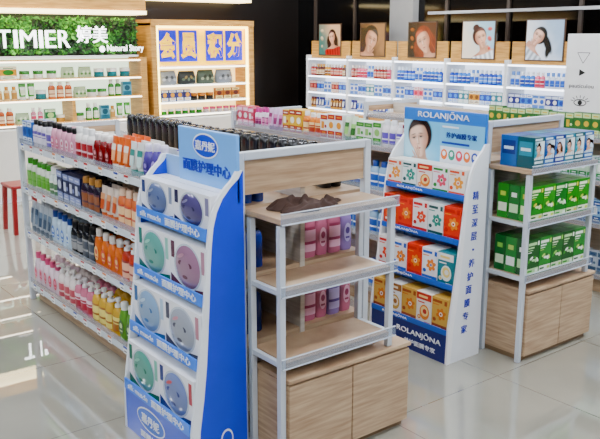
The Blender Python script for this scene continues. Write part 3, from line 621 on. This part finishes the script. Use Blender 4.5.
# ---------------------------------------------------------------- right wall shelving, faces -X
e=O('wall_shelf_unit',None,(6.55,5.45,0),label='long white wall shelf in bays over wood cabinets',cat='shelf')
NBAY=5
ys=[8.26-.805*i for i in range(NBAY+1)]
BX('back_panel',(.31,ys[-1]-5.45,.86,.33,ys[0]-5.45,1.52),M('F0F5FF',.5,emit=1.8),e)  # white backing given a glow that stands in for under-shelf light
for y in ys: BX('divider',(0,y-.02-5.45,.85,.309,y+.02-5.45,1.54),WHITE,e)
for i in range(NBAY):
    a,b_=ys[i+1]-5.45+.021,ys[i]-5.45-.021
    for z in(.86,1.07,1.28,1.5): BX('shelf_board',(.01,a,z-.022,.308,b_,z),WHITE,e); BX('light_strip',(.002,a,z-.02,.0095,b_,z-.006),M('F4F8FF',.5,emit=6),e)
    BX('header_board',(.06,a,1.501,.08,b_,1.72),WOODL,e)
    BX('cabinet_body',(-.1,a,0,.3,b_,.83),WOODL,e)
    for k in range(2): BX('cabinet_door',(-.118,a+k*(b_-a)/2+.003,.08,-.101,a+(k+1)*(b_-a)/2-.003,.81),WOODL,e)
pal={ 'red':('A81820','F0E8E0','E0A090'),'wine':('6C1C14','D8B060','E8D8C0'),'blue':('1868C8','E8F0F8','70B0F0'),'sky':('4C9CE0','F4F8FC','1C60B8'),'white':('E8ECF4','8CB0E0','3C80D0'),
 'pink':('F090A8','F8F0F0','D84070'),'teal':('209CA8','E8F4F4','F0F0F0'),'navy':('1C3C94','D8E0F0','F0F0F0'),'gold':('E0B040','F4F0E0','986818')}
plan=[[('red','wine','gold'),('red','blue','white'),('wine','navy','white')],[('red','pink','white'),('white','sky','teal'),('navy','white','gold')],[('sky','blue','white'),('white','blue','pink'),('blue','white','teal')],
      [('blue','sky','white'),('blue','teal','gold'),('white','sky','navy')],[('white','sky','pink'),('navy','sky','white'),('teal','white','gold')]]
kinds=[('slim',.055,.055,.15),('carton',.07,.05,.14),('tube',.055,.045,.14),('jar',.075,.07,.08),('shampoo',.065,.05,.16)]
ci=0
for i in range(NBAY):
    for j,z in enumerate((1.28,1.07,.86)):
        sp=[]
        for q in range(5):
            kk=kinds[(ci*3+q*2+j)%5]; c=plan[i][j][q%3]; ci+=1
            sp.append(kk+(pal[c],1+(q%2)*.5,'small %s %s'%({'sky':'light blue','wine':'dark red'}.get(c,c),{'slim':'lotion bottle','carton':'cosmetic carton','tube':'tube','jar':'cream jar','shampoo':'bottle'}[kk[0]])))
        fill('-X',ys[i]-.035,ys[i+1]+.035,6.57,z,sp,'skincare products on the white wall shelf',1,True,.003)
# posters
def poster(yc,label,*a):
    e=O('poster',None,(6.6,yc,1.735),RZ,label=label,cat='poster',group='beauty posters above the wall shelf')
    O('backing_board',MB().box(-.22,0,-.2,.22,.015,.2).build('backing_board',[M('6A5444',.4)]),parent=e)
    O('picture',portrait(.415,.375,*a),(0,-.0015,0),parent=e)
poster(7.86,'framed beauty poster of a woman in red with brown hair',.05,.03,.07,.15,'long',1,'48746C','D8B088','3A1814','E0B090','B01C18','E0C8A0')
poster(7.06,'dark framed beauty poster of a woman with dark hair',-.03,.0,.12,-.35,'swept',-1,'2C1810','A07850','100806','D8A888','784030','2C1810')
poster(6.25,'dark framed beauty poster of a woman with auburn hair',.03,-.01,.115,.4,'long',1,'0C0606','543018','8C3C14','E0B090','381814','A06028')
poster(5.45,'bright beauty poster of a woman holding orange petals',.03,.02,.085,.3,'bun',-1,'F8E8D0','A8D0E0','4A2014','F4C0A0','F4F4F4','F04010')
poster(4.64,'white beauty poster of a woman with black hair',-.07,.03,.075,-.6,'swept',1,'F6F8FA','A8C0D8','0C080A','F4C8B0','D8E0E8','F6F8FA')
# white graphic panel
gp=O('graphic_panel',None,(6.2,3.7,0),label='white free-standing panel with small black triangle and eye graphics',cat='display panel')
BX('panel_board',(0,-.42,0,.3,.42,1.79),M('F0F0EE',.4),gp,.004)
INK=M('151515',.4)
def ln(b,x0,z0,x1,z1,t=.005):
    d=Vector((x1-x0,z1-z0)); n=Vector((-d.y,d.x)).normalized()*t/2
    b.poly([(x0+n.x,0,z0+n.y),(x1+n.x,0,z1+n.y),(x1-n.x,0,z1-n.y),(x0-n.x,0,z0-n.y)])
def G(nm,b): O(nm,b.build(nm,[INK]),(-.002,0,0),RZ,gp)
def ring(b,cx,cz,rx,rz,t=.006,a0=0,a1=2*math.pi,N=18):
    for i in range(N):
        a=a0+(a1-a0)*i/N; c=a0+(a1-a0)*(i+1)/N; ln(b,cx+rx*math.cos(a),cz+rz*math.sin(a),cx+rx*math.cos(c),cz+rz*math.sin(c),t)
CXG=-.25
b=MB(); 
for s in((CXG-.06,1.63,CXG+.06,1.63),(CXG-.06,1.63,CXG,1.54),(CXG,1.54,CXG+.06,1.63)): ln(b,*s)
G('triangle_outline',b)
b=MB(); b.poly([(CXG-.03,0,1.43),(CXG+.03,0,1.46),(CXG-.03,0,1.49)]); G('triangle_mark',b)
TXT('panel_lettering','pauticulou',.24,.045,INK,(-.002,-CXG,1.34),FX,gp,ext=.0008)
b=MB(); ring(b,CXG,1.2,.06,.027,.008); G('eye_outline',b)
b=MB(); b.disc(CXG,0,1.2,.022,.022); G('eye_pupil',b)
for i in range(7):
    a=math.pi*(i+.5)/7; b=MB(); ln(b,CXG+.066*math.cos(a),1.206+.033*math.sin(a),CXG+.095*math.cos(a),1.206+.058*math.sin(a),.006); G('eyelash',b)
b=MB(); ring(b,CXG,1.06,.04,.04,.006); G('ring_mark',b)
# red stool
st=O('stool',None,(2.35,7.2,0),label='small red plastic stool standing on the tiles',cat='stool')
RD=M('A81C24',.35)
BX('seat',(-.16,-.16,.42,.16,.16,.45),RD,st,.01)
for sx in(-1,1):
    for sy in(-1,1):
        O('leg',MB().rings([[(sx*.15-.018,sy*.15-.018,0),(sx*.15+.018,sy*.15-.018,0),(sx*.15+.018,sy*.15+.018,0),(sx*.15-.018,sy*.15+.018,0)],[(sx*.13-.02,sy*.13-.02,.42),(sx*.13+.02,sy*.13-.02,.42),(sx*.13+.02,sy*.13+.02,.42),(sx*.13-.02,sy*.13+.02,.42)]],sm=False).build('leg',[RD]),parent=st)
# ---------------------------------------------------------------- world, camera
w=bpy.data.worlds.new('world'); SC.world=w; w.use_nodes=True
w.node_tree.nodes['Background'].inputs[0].default_value=(.9,.95,1,1); w.node_tree.nodes['Background'].inputs[1].default_value=.4
cam=bpy.data.cameras.new('camera'); cam.lens=46.8; cam.sensor_width=36
co=bpy.data.objects.new('camera',cam); COL.objects.link(co); co.location=(0,0,1.75)
co.rotation_euler=(math.radians(90-13.06),0,math.radians(52.1-90)); SC.camera=co
